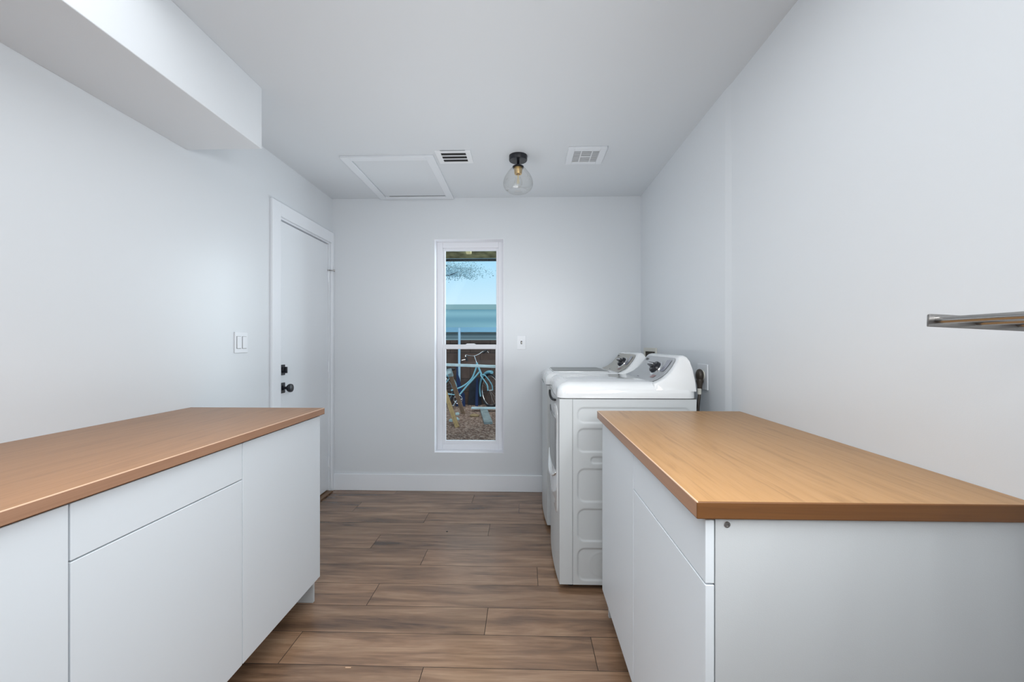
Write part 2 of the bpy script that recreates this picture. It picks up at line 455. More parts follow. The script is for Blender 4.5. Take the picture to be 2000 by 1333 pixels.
# window
win = thing('window_1', ((WX0+WX1)/2, FY, WZ0), 'tall narrow white vinyl single hung window', 'window', kind='structure')
def ring(bm, x0, x1, z0, z1, w, y0, y1, bev=.003, wb=None, wt=None):
    wb = w if wb is None else wb; wt = w if wt is None else wt
    box(bm, x0, x0+w, y0, y1, z0, z1, bev=bev); box(bm, x1-w, x1, y0, y1, z0, z1, bev=bev)
    box(bm, x0+w, x1-w, y0, y1, z0, z0+wb, bev=bev); box(bm, x0+w, x1-w, y0, y1, z1-wt, z1, bev=bev)
bm = BM(); ring(bm, WX0+.001, WX1-.001, WZ0+.001, WZ1-.001, .050, FY, FY+.07)
obj('window_frame', bm, M['vinyl'], win)
ux0, ux1, zm = WX0+.050, WX1-.050, 1.19
up = BM(); ring(up, ux0, ux1, zm+.0, WZ1-.050, .020, FY+.018, FY+.05, wb=.02)
up = obj('upper_sash', up, M['vinyl'], win)
bm = BM(); box(bm, ux0+.015, ux1-.015, FY+.032, FY+.036, zm+.015, WZ1-.065)
obj('pane', bm, M['pane'], up)
bm = BM(); ring(bm, ux0-.004, ux1+.004, WZ0+.050, zm+.022, .030, FY+.006, FY+.034, wt=.040, wb=.028)
lw = obj('lower_sash', bm, M['vinyl'], win)
bm = BM(); box(bm, ux0+.02, ux1-.02, FY+.018, FY+.022, WZ0+.07, zm-.012)
obj('pane', bm, M['pane'], lw)
bm = BM()
prism(bm, [(-.045, 0), (-.03, .008), (.03, .008), (.045, 0)], 'y', -.008, .008)
bmesh.ops.translate(bm, verts=bm.verts[:], vec=((ux0+ux1)/2, FY+.020, zm+.022))
obj('sash_lock', bm, M['vinyl'], win)

# ------------------------------------------------------------------ switches
def switch_plate(name, wall, c, w, h, kind, label, cat, group=None):
    """wall: 'left' (normal +x) or 'back' (normal -y)"""
    t = thing(name, c, label, cat, group)
    def place(b, depth0):
        pass
    def lbox(u0, u1, z0, z1, d0, d1, bev=.001):
        b = BM()
        if wall == 'left': box(b, c[0]+d0, c[0]+d1, c[1]+u0, c[1]+u1, c[2]+z0, c[2]+z1, bev=bev)
        elif wall == 'back': box(b, c[0]+u0, c[0]+u1, c[1]-d1, c[1]-d0, c[2]+z0, c[2]+z1, bev=bev)
        else: box(b, c[0]-d1, c[0]-d0, c[1]+u0, c[1]+u1, c[2]+z0, c[2]+z1, bev=bev)
        return b
    obj('wall_plate', lbox(-w/2, w/2, -h/2, h/2, 0, .006, .002), M['plastic'], t)
    if kind == 'rocker':
        for u in (-.023, .023):
            obj('rocker_surround', lbox(u-.0185, u+.0185, -.035, .035, .0055, .0064, .0002), M['grillegrey'], t)
            obj('rocker', lbox(u-.0168, u+.0168, -.0335, .0335, .006, .0105, .002), M['plastic'], t)
    else:
        obj('toggle_slot', lbox(-.006, .006, -.013, .013, .0055, .0066, .0002), M['dark'], t)
        obj('toggle', lbox(-.001, .0045, -.008, .006, .006, .017, .001), M['cream'], t)
    return t
switch_plate('light_switch', 'left', (XL, 2.332, 1.224), .108, .118, 'rocker', 'white two-gang rocker switch on the left wall near the door', 'light switch')
switch_plate('light_switch', 'back', (-.022, YB, 1.228), .072, .116, 'toggle', 'white single toggle switch on the back wall right of the window', 'light switch')

# ------------------------------------------------------------------ base cabinets
ZT = .882
def cabinet(side, y0, y1, xf, xb, drawer, label, group, screw=False, near=False, far=False):
    """xf: door front plane, xb: carcass back; side -1 = left run (doors face +x)"""
    s = 1 if side == 'left' else -1        # door normal in x
    t = thing('base_cabinet', ((xf+xb)/2, (y0+y1)/2, 0), label, 'base cabinet', group)
    g = .0017; xd = xf - s*.017             # back of door
    xc = xf - s*.0185                       # front of carcass
    def bx(nm, xa, xb_, ya, yb, za, zb, m, bev=.0012, par=t):
        b = BM(); box(b, min(xa, xb_), max(xa, xb_), ya, yb, za, zb, bev=bev); return obj(nm, b, m, par)
    bx('door', xf, xd, y0+g, y1-g, .118, .750 if drawer else ZT-.006, M['cab'])
    if drawer: bx('drawer_front', xf, xd, y0+g, y1-g, .7535, ZT-.006, M['cab'])
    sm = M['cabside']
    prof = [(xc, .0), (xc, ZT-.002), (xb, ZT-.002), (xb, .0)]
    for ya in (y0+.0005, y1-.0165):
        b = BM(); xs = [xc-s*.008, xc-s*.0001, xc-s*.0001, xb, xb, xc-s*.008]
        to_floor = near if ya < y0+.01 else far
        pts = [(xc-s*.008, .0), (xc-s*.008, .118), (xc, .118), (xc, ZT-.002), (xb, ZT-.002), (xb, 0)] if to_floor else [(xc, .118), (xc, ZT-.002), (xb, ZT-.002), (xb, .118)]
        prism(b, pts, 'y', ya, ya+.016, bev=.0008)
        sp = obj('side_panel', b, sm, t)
        if screw and ya < y0+.01:
            b = BM(); RX = Matrix.Rotation(math.radians(90), 4, 'X')
            lathe(b, [(0, 0), (.0056, 0), (.0062, .001), (.0052, .0022), (.0030, .0022), (.0026, .0004), (0, .0004)], xc-s*.022, ya, .868, 20, mtx=RX)
            obj('screw', b, M['steel'], sp, smooth=30, label='steel screw head')
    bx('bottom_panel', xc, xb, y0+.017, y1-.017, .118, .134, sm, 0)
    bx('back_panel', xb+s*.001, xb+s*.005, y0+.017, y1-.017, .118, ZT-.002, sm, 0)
    for fx in (.26, .52):
        for fy in (y0+.08, y1-.08):
            b = BM(); lathe(b, [(0, 0), (.024, 0), (.024, .01), (.016, .014), (.016, .1182), (0, .1182)], xf-s*fx, fy, 0, 16)
            obj('leg', b, M['black'], t, smooth=40)
    bx('top_rail', xc-s*.001, xc-s*.06, y0+.017, y1-.017, ZT-.022, ZT-.002, M['dark'], 0)
    return t
gl = 'white flat-front base cabinets under the left worktop'
cabinet('left', .316, .8648, -.963, -1.56, False, 'white base cabinet nearest the camera in the left run, with one plain door', gl, near=True)
cabinet('left', .8652, 1.4138, -.963, -1.56, True, 'white base cabinet in the middle of the left run, with a drawer above its door', gl)
cabinet('left', 1.4142, 1.963, -.963, -1.56, False, 'white base cabinet at the far end of the left run beside the door', gl, far=True)
gr = 'white flat-front base cabinets under the right worktop'
cabinet('right', .82, 1.357, .349, .945, True, 'white base cabinet at the near end of the right run, with a drawer', gr, screw=True, near=True)
cabinet('right', 1.358, 1.893, .349, .945, False, 'white base cabinet at the far end of the right run beside the dryer', gr, far=True)

def worktop(x0, x1, y0, y1, z0, z1, mats, label, front_neg):
    bm = BM(); box(bm, x0, x1, y0, y1, z0, z1, bev=.0022, seg=2)
    bm.normal_update()
    for f in bm.faces:
        n = f.normal
        if abs(n.z) > .98: f.material_index = 0
        elif abs(n.y) > .98: f.material_index = 1
        elif abs(n.x) > .98: f.material_index = 2
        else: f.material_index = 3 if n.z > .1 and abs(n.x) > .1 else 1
    obj('worktop', bm, mats, label=label, category='worktop')
worktop(-1.598, -.947, .30, 1.975, .8825, .912, [M['counter_left'], M['edge_end_dim'], M['edge_front'], M['arris']], 'long oak-look worktop on the left cabinets against the wall', False)
worktop(.3275, .960, .808, 1.902, .8825, .916, [M['counter'], M['edge_end_dim'], M['edge_front'], M['arris']], 'oak-look worktop on the right cabinets in front of the dryer', True)

# ------------------------------------------------------------------ washer and dryer
def machine(name, X0, Y0, dryer, label, cat):
    W, D = .655, .67
    t = thing(name, (X0+D/2, Y0+W/2, 0), label, cat)
    # body with a bowed front
    n = 14; BOW = .017
    pts = [(X0-BOW*(1-(2*i/n-1)**2), Y0+W*i/n) for i in range(n+1)] + [(X0+D, Y0+W), (X0+D, Y0)]
    bm = BM()
    inner = pts if not dryer else [(x, max(y, Y0+.004)) for x, y in pts]
    b2 = BM(); prism(b2, inner, 'z', .026, .943)
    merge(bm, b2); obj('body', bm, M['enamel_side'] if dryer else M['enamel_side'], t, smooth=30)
    if dryer:
        # pressed steel side with recessed rounded panels
        rects = [(.09, .638, .827, .900, .03), (.09, .335, .683, .796, .03), (.375, .638, .683, .796, .03),
                 (.155, .235, .627, .657, .014), (.09, .335, .437, .597, .035), (.375, .638, .437, .597, .035),
                 (.09, .335, .243, .399, .035), (.375, .638, .243, .399, .035), (.09, .335, .050, .205, .035), (.375, .638, .050, .205, .035)]
        def hgt(x, z):
            h = 0
            for (a, b, c, d, r) in rects:
                qx = abs(x-(a+b)/2)-(b-a)/2+r; qz = abs(z-(c+d)/2)-(d-c)/2+r
                sd = math.hypot(max(qx, 0), max(qz, 0))+min(max(qx, qz), 0)-r
                s_ = min(1, max(0, .5-sd/.009)); h = max(h, s_*s_*(3-2*s_))
            rr = math.hypot(x-.205, z-.128)
            h -= .25*math.exp(-((rr-.058)/.005)**2) + .2*math.exp(-((rr-.025)/.004)**2)
            return h*.0040
        bm = BM(); nx, nz = 168, 226; grid = []
        x0, x1, z0, z1 = .066, .668, .027, .942
        for i in range(nx+1):
            col = []
            for j in range(nz+1):
                x = x0+(x1-x0)*i/nx; z = z0+(z1-z0)*j/nz
                col.append(bm.verts.new((X0+x, Y0-.0008+hgt(x, z), z)))
            grid.append(col)
        for i in range(nx):
            for j in range(nz): bm.faces.new((grid[i][j], grid[i+1][j], grid[i+1][j+1], grid[i][j+1]))
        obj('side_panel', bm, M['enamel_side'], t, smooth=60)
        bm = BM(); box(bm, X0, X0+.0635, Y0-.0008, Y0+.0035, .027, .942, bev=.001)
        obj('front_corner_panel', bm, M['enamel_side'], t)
    # top cover: rounded skirt
    bm = BM(); loops = []
    for ins, z in ((0, .948), (0, .972), (.004, .990), (.013, 1.005), (.028, 1.016), (.047, 1.023), (.062, 1.026)):
        P = rrect(X0-.008+ins, X0+D+.002-ins*.1, Y0-.003+ins, Y0+W+.003-ins, max(.012, .045-ins*.5), 6)
        P = [(x-(.014*(1-((y-Y0-W/2)/(W/2))**2) if x < X0+.1 else 0), y) for x, y in P]
        loops.append([bm.verts.new((x, y, z)) for x, y in P])
    for A, B in zip(loops, loops[1:]):
        for i in range(len(A)): bm.faces.new((A[i], A[(i+1) % len(A)], B[(i+1) % len(A)], B[i]))
    bm.faces.new(loops[-1]); bm.faces.new(loops[0][::-1])
    obj('top_cover', bm, M['enamel'], t, smooth=35)
    # gap below the cover, its shade put in as a dark strip
    bm = BM(); box(bm, X0+.004, X0+D-.004, Y0+.004, Y0+W-.004, .943, .948)
    obj('seam_shade', bm, mat('seam_shade_grey', (.10, .10, .10, 1), .7), t)
    # console
    prof = [(.462, 1.020), (.49, 1.031), (.52, 1.047), (.548, 1.070), (.572, 1.098), (.590, 1.125), (.600, 1.143), (.611, 1.154),
            (.627, 1.158), (.643, 1.152), (.655, 1.132), (.663, 1.090), (.669, 1.03), (.673, .982), (.46, .982)]
    bm = BM(); rings = []
    def ins(z): h = max(0, (z-.985)/.172); return .0+.052*h**1.8
    def mkring(sc, e, side):
        out = []
        for x, z in prof:
            xx = .60+(x-.60)*sc; zz = .982+(z-.982)*sc
            y = ins(z)+e
            out.append(bm.verts.new((X0+xx, Y0+y if side == 0 else Y0+W-y, zz)))
        return out
    for sc, e in ((.90, .0), (.955, .003), (.985, .010), (1, .024)): rings.append(mkring(sc, e, 0))
    for i in range(1, 6):
        out = []
        for x, z in prof:
            ya = Y0+ins(z)+.024; yb = Y0+W-ins(z)-.024
            bow = .012*(1-(2*i/6-1)**2) if .985 < z < 1.15 and x < .61 else 0
            out.append(bm.verts.new((X0+x-bow*.3, ya+(yb-ya)*i/6, z)))
        rings.append(out)
    for sc, e in ((1, .024), (.985, .010), (.955, .003), (.90, .0)): rings.append(mkring(sc, e, 1))
    L = len(prof)
    for A, B in zip(rings, rings[1:]):
        for i in range(L): bm.faces.new((A[i], A[(i+1) % L], B[(i+1) % L], B[i]))
    bm.faces.new(rings[0]); bm.faces.new(rings[-1][::-1])
    bmesh.ops.recalc_face_normals(bm, faces=bm.faces[:])
    cons = obj('console', bm, M['enamel'], t, smooth=50)
    # grey control panel following the concave face
    face = prof[0:7]
    fine = [Vector((p.x, 0, p.y)) for p in smooth_path([(x, z, 0) for x, z in face], 4)]
    bm = BM(); g = []
    nV = len(fine); nU = 16
    for j, p in enumerate(fine):
        v = j/(nV-1)
        d = (fine[min(j+1, nV-1)]-fine[max(j-1, 0)]).normalized(); nrm = Vector((-d.z, 0, d.x))
        row = []
        edge = .052+.030*v**2
        if v > .9: edge += (v-.9)*.15
        if v < .08: edge += (.08-v)*.2
        for i in range(nU+1):
            ya = Y0+edge; yb = Y0+W-edge
            yy = ya+(yb-ya)*i/nU
            bow = .0036*(1-(2*i/nU-1)**2)
            q = p+nrm*.0035
            row.append(bm.verts.new((X0+q.x-bow, yy, q.z)))
        g.append(row)
    for j in range(1, nV-1):
        for i in range(nU): bm.faces.new((g[j][i], g[j][i+1], g[j+1][i+1] if j+1 < nV else g[j][i+1], g[j+1][i]))
    obj_cp = obj('control_panel', bm, M['panel'] if dryer else M['panel_warm'], cons, smooth=60)
    def onface(v, ly, h=.0):     # point on the panel
        k_ = v*(nV-1); i = int(min(k_, nV-2)); f = k_-i
        p = fine[i].lerp(fine[i+1], f); d = (fine[i+1]-fine[i]).normalized(); nrm = Vector((-d.z, 0, d.x))
        q = p+nrm*(.0045+h)
        bow = .0036
        return Vector((X0+q.x-bow, Y0+ly, q.z)), d, nrm
    def decal(v0, v1, l0, l1, m, nm, th=.0008, lab=None):
        b = BM(); rows = []
        for v in [v0+(v1-v0)*q/4 for q in range(5)]:
            rows.append([b.verts.new(onface(v, l, th)[0]) for l in (l0, l1)])
        for A, B in zip(rows, rows[1:]): b.faces.new((A[0], A[1], B[1], B[0]))
        o = obj(nm, b, m, cons)
        if lab: o['label'] = lab
    # dial
    KL = .235
    p, d, nrm = onface(.55, KL)
    rot = nrm.to_track_quat('Z', 'Y').to_matrix().to_4x4()
    bm = BM(); lathe(bm, [(.0, 0), (.047, 0), (.046, .004), (.042, .006), (0, .006)], p.x, p.y, p.z, 36, mtx=rot)
    obj('dial_ring', bm, M['chrome'], cons, smooth=40)
    bm = BM(); lathe(bm, [(.0, .004), (.036, .004), (.033, .022), (.030, .026), (.0, .027)], p.x, p.y, p.z, 36, mtx=rot)
    b2 = BM(); box(b2, -.042, .042, -.010, .010, .022, .046, bev=.003); merge(bm, b2, Matrix.Translation(p) @ rot)
    kn = obj('dial', bm, M['black'], cons, smooth=40)
    b2 = BM(); box(b2, -.043, .043, -.003, .003, .0455, .0472, bev=.0006); bm = BM(); merge(bm, b2, Matrix.Translation(p) @ rot)
    obj('dial_mark', bm, M['chrome'], kn)
    decal(.50, .86, .105, .165, M['display'], 'display')
    decal(.22, .34, .135, .185, M['red'], 'button_row')
    decal(.78, .86, .50, .545, M['black'], 'badge')
    decal(.12, .145, .33, .37, M['display'], 'lettering_line')
    if dryer:
        # hamper door on the front
        def front(ly): return X0-BOW*(1-(2*ly/W-1)**2)
        bm = BM(); outl = rrect(.055, W-.055, .345, .900, .05, 6)
        A = [bm.verts.new((front(y)-.003, Y0+y, z)) for y, z in outl]; B = [bm.verts.new((front(y)+.004, Y0+y, z)) for y, z in outl]
        mid = rrect(.070, W-.070, .360, .885, .045, 6)
        Mv = [bm.verts.new((front(y)-.0045, Y0+y, z)) for y, z in mid]
        n_ = len(A)
        for i in range(n_):
            j = (i+1) % n_; bm.faces.new((A[i], A[j], B[j], B[i])); bm.faces.new((Mv[i], Mv[j], A[j], A[i]))
        # follow the bow with vertical strips
        bm2 = BM(); cols = []
        for k_ in range(13):
            y = .070+(W-.14)*k_/12
            cols.append([bm2.verts.new((front(y)-.0047, Y0+y, z)) for z in (.405, .840)])
        for a, b in zip(cols, cols[1:]): bm2.faces.new((a[0], b[0], b[1], a[1]))
        merge(bm, bm2)
        bm.faces.new(Mv)
        bmesh.ops.recalc_face_normals(bm, faces=bm.faces[:])
        dr = obj('door', bm, M['enamel'], t, smooth=40)
        bm = BM(); cols = []
        for k_ in range(9):
            y = .092+(W-.184)*k_/8
            cols.append([bm.verts.new((front(y)-.0062, Y0+y, z)) for z in (.565, .831)])
        for a, b in zip(cols, cols[1:]): bm.faces.new((a[0], b[0], b[1], a[1]))
        obj('door_window', bm, M['smoke'], dr)
        bm = BM(); P = [(front(y)-.006, Y0+y, .925-.045*(1-((y-W/2)/.22)**2)*.3-.0) for y in [.10+(W-.2)*q/10 for q in range(11)]]
        tube(bm, P, .006, 8); obj('handle_recess', bm, M['dark'], dr, smooth=60)
        bm = BM(); P = [(front(y)-.008, Y0+y, .560-.07*(1-((y-W/2)/.26)**2)) for y in [.07+(W-.14)*q/12 for q in range(13)]]
        tube(bm, P, [.003+.007*math.sin(math.pi*q/12) for q in range(13)], 8); obj('door_handle', bm, M['enamel'], dr, smooth=60)
    else:
        bm = BM(); P = rrect(X0+.045, X0+.425, Y0+.075, Y0+W-.075, .04, 6)
        prism(bm, P, 'z', 1.0262, 1.031, bev=.0015); ld = obj('lid', bm, M['enamel'], t, smooth=30)
        bm = BM(); P = rrect(X0+.050, X0+.415, Y0+.084, Y0+W-.084, .03, 6)
        prism(bm, P, 'z', 1.0311, 1.0325); obj('lid_glass', bm, M['lidglass'], ld)
    for fx in (.06, D-.06):
        for fy in (.06, W-.06):
            bm = BM(); lathe(bm, [(0, 0), (.022, 0), (.022, .012), (.012, .014), (.012, .0262), (0, .0262)], X0+fx, Y0+fy, 0, 16)
            obj('foot', bm, M['black'], t, smooth=40)
    return t
machine('clothes_dryer', .175, 2.087, True, 'white front-loading clothes dryer with pressed side panel, behind the right worktop', 'dryer')
machine('washing_machine', .152, 2.770, False, 'white top-loading washing machine with grey glass lid, beside the back wall', 'washing machine')

# dryer outlet, plug, outlet box, duct
XF = XR-.009
t = thing('dryer_outlet', (XF, 2.27, 1.042), 'white square power outlet on the right wall behind the dryer', 'outlet')
bm = BM(); box(bm, XF-.007, XF, 2.205, 2.330, .975, 1.109, bev=.002); obj('wall_plate', bm, M['plastic'], t)
bm = BM(); R270 = Matrix.Rotation(math.radians(-90), 4, 'Y')
lathe(bm, [(0, 0), (.026, 0), (.026, .004), (0, .004)], XF-.007, 2.26, 1.05, 24, mtx=R270); obj('socket_face', bm, M['cream'], t, smooth=30)
t = thing('power_cord', (XF-.03, 2.30, .75), 'thick dark power cord with a bulky plug hanging from the dryer outlet', 'power cord')
bm = BM()
b2 = BM(); bmesh.ops.create_uvsphere(b2, u_segments=20, v_segments=12, radius=1)
for v in b2.verts: v.co = Vector((v.co.x*.020, v.co.y*.026, v.co.z*.036*(1.15 if v.co.z < 0 else .9)))
merge(bm, b2, Matrix.Translation((XF-.030, 2.245, 1.052)))
lathe(bm, [(.0, -.062), (.012, -.062), (.013, -.045), (.019, -.02), (.014, .005)], XF-.031, 2.24, 1.04, 16)
obj('plug', bm, M['cord'], t, smooth=60)
bm = BM(); lathe(bm, [(0, 0), (.010, 0), (.011, .030), (0, .030)], XF-.034, 2.237, .952, 14); obj('cord_tag', bm, M['cream'], t, smooth=40)
bm = BM(); tube(bm, smooth_path([(XF-.031, 2.24, .985), (XF-.036, 2.235, .94), (XF-.044, 2.23, .88), (XF-.044, 2.23, .78), (XF-.036, 2.23, .62), (XF-.042, 2.24, .5), (.852, 2.24, .40)], 6), .0075, 10)
obj('cable', bm, M['cord'], t, smooth=60)
# washer supply box recessed look: cream frame with dark pocket
t = thing('water_supply_box', (XF, 3.21, 1.08), 'cream washer supply box in the right wall behind the washing machine', 'supply box')
bm = BM(); ring_y0, ring_y1 = 3.06, 3.36
def ringx(bm, y0, y1, z0, z1, w, x0, x1):
    box(bm, x0, x1, y0, y0+w, z0, z1, bev=.002); box(bm, x0, x1, y1-w, y1, z0, z1, bev=.002)
    box(bm, x0, x1, y0+w, y1-w, z0, z0+w, bev=.002); box(bm, x0, x1, y0+w, y1-w, z1-w, z1, bev=.002)
ringx(bm, 3.05, 3.36, .97, 1.187, .028, XF-.008, XF); obj('box_frame', bm, M['cream'], t)
bm = BM(); box(bm, XF-.0015, XF-.0003, 3.078, 3.332, .998, 1.159); obj('box_pocket', bm, mat('pocket_brown', srgb(58, 50, 40), .8), t)
for q in (3.15, 3.26):
    bm = BM(); tube(bm, [(XF-.002, q, 1.06), (XF-.02, q, 1.06)], .008, 10); tube(bm, [(XF-.02, q-.014, 1.06), (XF-.02, q+.014, 1.06)], .005, 8)
    obj('valve', bm, M['brass'], t, smooth=50)
bm = BM()
P = smooth_path([(.848, 2.36, .865), (.875, 2.36, .865), (.91, 2.37, .85), (.925, 2.38, .80), (.925, 2.38, .70), (.925, 2.38, .2), (.925, 2.38, .08)], 10)
tube(bm, P, [.030+(.0025 if i % 2 else 0) for i in range(len(P))], 16)
obj('vent_duct', bm, M['plastic'], smooth=30, label='short white round vent duct bending down behind the dryer', category='duct')

# ------------------------------------------------------------------ towel rack on right wall
t = thing('towel_rack', (XR, .45, 1.255), 'brushed steel rail rack with parallel rods on the right wall', 'towel rack')
bm = BM()
prism(bm, [(.650, 1.2430), (XR, 1.2270), (XR, 1.2475), (.654, 1.2635), (.651, 1.2625)], 'y', .697, .7005, bev=.0008)
obj('end_bracket', bm, M['steel'], t)
bm = BM()
prism(bm, [(.650, 1.2430), (XR, 1.2270), (XR, 1.2475), (.652, 1.2635)], 'y', .10, .1035, bev=.0008)
obj('end_bracket', bm, M['steel'], t)
for i, xx in enumerate((.666, .729, .792, .855)):
    z = 1.2535-.051*(xx-.666)
    bm = BM(); tube(bm, [(xx, .697, z), (xx, .1035, z)], .0052, 16); obj('rod', bm, M['chrome'] if 0 else M['steel'], t, smooth=60)
for y in (.697, .1):
    bm = BM(); box(bm, XR-.004, XR, y-.02, y+.024, 1.218, 1.263, bev=.002); obj('wall_mount', bm, M['steel'], t)

# ------------------------------------------------------------------ ceiling fixtures
t = thing('attic_hatch', (-.88, 3.065, ZC), 'white trimmed attic access hatch in the ceiling at the back left', 'hatch')
bm = BM()
hx0, hx1, hy0, hy1 = -1.187, -.579, 2.672, 3.462
z0, z1 = ZC-.013, ZC
box(bm, hx0, hx0+.055, hy0, hy1, z0, z1, bev=.002); box(bm, hx1-.055, hx1, hy0, hy1, z0, z1, bev=.002)
box(bm, hx0+.055, hx1-.055, hy0, hy0+.055, z0, z1, bev=.002); box(bm, hx0+.055, hx1-.055, hy1-.055, hy1, z0, z1, bev=.002)
obj('hatch_trim', bm, M['ceiltrim'], t)
bm = BM(); box(bm, hx0+.060, hx1-.058, hy0+.058, hy1-.064, ZC-.005, ZC-.001); obj('hatch_panel', bm, M['ceil'], t)
bm = BM(); box(bm, hx0+.09, hx1-.065, hy1-.0635, hy1-.0555, ZC-.0055, ZC-.001); obj('hatch_gap', bm, M['dark'], t)

t = thing('air_vent', (-.448, 2.70, ZC), 'white ceiling register with dark slots beside the attic hatch', 'vent')
bm = BM(); vx0, vx1, vy0, vy1 = -.560, -.336, 2.615, 2.795
slots = [(2.642, 2.676), (2.688, 2.722), (2.734, 2.768)]
box(bm, vx0, vx0+.033, vy0, vy1, ZC-.006, ZC, bev=.001); box(bm, vx1-.033, vx1, vy0, vy1, ZC-.006, ZC, bev=.001)
ys = [vy0]+[q for s_ in slots for q in s_]+[vy1]
for a, b in zip(ys[0::2], ys[1::2]): box(bm, vx0+.033, vx1-.033, a, b, ZC-.006, ZC-.004, bev=.0005)
obj('register_face', bm, M['grille'], t)
bm = BM(); box(bm, vx0+.02, vx1-.02, vy0+.02, vy1-.02, ZC-.003, ZC-.0005); obj('duct_opening', bm, M['dark'], t)

t = thing('exhaust_fan', (.392, 2.70, ZC), 'white square exhaust fan grille in the ceiling right of the light', 'vent')
bm = BM(); ex0, ex1, ey0, ey1 = .272, .510, 2.585, 2.815
gx0, gx1, gy0, gy1 = .312, .470, 2.622, 2.782
ringw = [(ex0, gx0, ey0, ey1), (gx1, ex1, ey0, ey1), (gx0, gx1, ey0, gy0), (gx0, gx1, gy1, ey1)]
for a in ringw: box(bm, a[0], a[1], a[2], a[3], ZC-.014, ZC, bev=.002)
obj('grille_frame', bm, M['ceiltrim'], t)
bm = BM(); box(bm, gx0, gx1, gy0, gy1, ZC-.006, ZC-.001); obj('grille_backing', bm, M['grillegrey'], t)
bm = BM()
for i in range(16):
    y = gy0+.005+(gy1-gy0-.01)*i/15; box(bm, gx0, gx1, y-.0017, y+.0017, ZC-.0125, ZC-.0115)
for x in (gx0+.045, gx1-.045): box(bm, x-.003, x+.003, gy0, gy1, ZC-.0137, ZC-.0102)
box(bm, gx0+.048, gx1-.048, (gy0+gy1)/2-.005, (gy0+gy1)/2+.005, ZC-.0137, ZC-.0102)
obj('grille_bars', bm, M['grille'], t)

LX, LY = -.0385, 2.708
t = thing('ceiling_light', (LX, LY, ZC), 'black and brass flush ceiling light with a clear glass globe', 'ceiling light')
bm = BM(); lathe(bm, [(0, ZC), (.0585, ZC), (.0585, ZC-.027), (.056, ZC-.031), (0, ZC-.031)], LX, LY, 0, 48); obj('canopy', bm, M['black'], t, smooth=35)
bm = BM(); lathe(bm, [(0, ZC-.031), (.008, ZC-.031), (.008, ZC-.050), (.012, ZC-.056), (.022, ZC-.062), (.036, ZC-.068), (.038, ZC-.073), (.036, ZC-.076), (0, ZC-.076)], LX, LY, 0, 40)
obj('stem', bm, M['black'], t, smooth=35)
bm = BM(); lathe(bm, [(0, ZC-.076), (.027, ZC-.076), (.024, ZC-.112), (.021, ZC-.118), (.012, ZC-.118), (.012, ZC-.105), (0, ZC-.105)], LX, LY, 0, 36)
obj('socket', bm, M['brass'], t, smooth=35)
bm = BM(); g0 = ZC-.069
gp = [(.030, 0), (.040, -.006), (.055, -.022), (.073, -.046), (.088, -.073), (.0955, -.099), (.095, -.120), (.088, -.139), (.077, -.152), (.067, -.158), (.065, -.160)]
gp = [(p.x, p.y) for p in smooth_path([(a, b, 0) for a, b in gp], 4)]
gp2 = gp+[(.0635, -.1595)]+[(r-.0018, z) for r, z in reversed(gp[:-1])]
lathe(bm, gp2, LX, LY, g0, 64); obj('globe', bm, M['globe'], t, smooth=60)
bm = BM(); lathe(bm, [(.011, -.118), (.014, -.128), (.022, -.150), (.027, -.170), (.025, -.188), (.016, -.201), (0, -.206)], LX, LY, ZC, 32)
bu = obj('bulb', bm, M['globe'], t, smooth=60)
bm = BM()
for k_ in range(4):
    a = k_*math.pi/2; tube(bm, [(LX+.003*math.cos(a), LY+.003*math.sin(a), ZC-.132), (LX+.007*math.cos(a), LY+.007*math.sin(a), ZC-.178)], .0014, 6)
tube(bm, [(LX, LY, ZC-.118), (LX, LY, ZC-.135)], .004, 8)
obj('filament', bm, mat('filament_amber', srgb(225, 205, 150), .4), bu, smooth=60)

# ------------------------------------------------------------------ outside
GZ = -.05
bm = BM(); box(bm, -14, 12, YB+WT, 26, GZ-.2, GZ)
obj('ground', bm, M['gravel'], label='brown gravel yard outside the window', category='ground', **SD)
bm = BM(); box(bm, -7, 6, 8.80, 8.98, GZ, 1.235); box(bm, -7, 6, 8.78, 9.0, 1.235, 1.30)
obj('block_wall', bm, M['block'], label='brown concrete block garden wall behind the bicycle', category='garden wall')

t = thing('patio_cover', (-.5, 4.4, 2.2), 'olive painted patio cover boards above the window outside', 'patio cover')
bm = BM(); prism(bm, [(YB+WT+.01, 2.56), (5.2, 2.277), (5.2, 2.31), (YB+WT+.01, 2.60)], 'x', -3, 2)
obj('deck_boards', bm, M['patio'], t)
bm = BM(); box(bm, -3, 2, 5.2, 5.235, 2.247, 2.275); obj('fascia', bm, M['patio_dark'], t)
bm = BM(); prism(bm, [(YB+WT+.01, 2.34), (4.58, 2.197), (4.60, 2.25), (4.60, 2.36), (YB+WT+.01, 2.549)], 'x', -.628, -.574)
obj('rafter', bm, M['rafter'], t)

t = thing('neighbour_house', (-1, 15, GZ), 'blue grey neighbouring house with low banded roof beyond the block wall', 'house')
bm = BM(); prism(bm, [(13.0, 1.70), (18.3, 2.72), (18.3, 2.6), (13.0, 1.60)], 'x', -10, 8); obj('roof', bm, M['roof'], t)
bm = BM(); box(bm, -10, 8, 12.93, 12.99, 1.585, 1.735); obj('fascia', bm, M['fascia'], t)
bm = BM(); box(bm, -10, 8, 18.32, 18.5, 2.68, 2.95); obj('roof_edge', bm, M['roofcap'], t)
bm = BM(); box(bm, -10, 8, 13.15, 13.35, GZ, 1.63); obj('wall', bm, M['siding'], t)

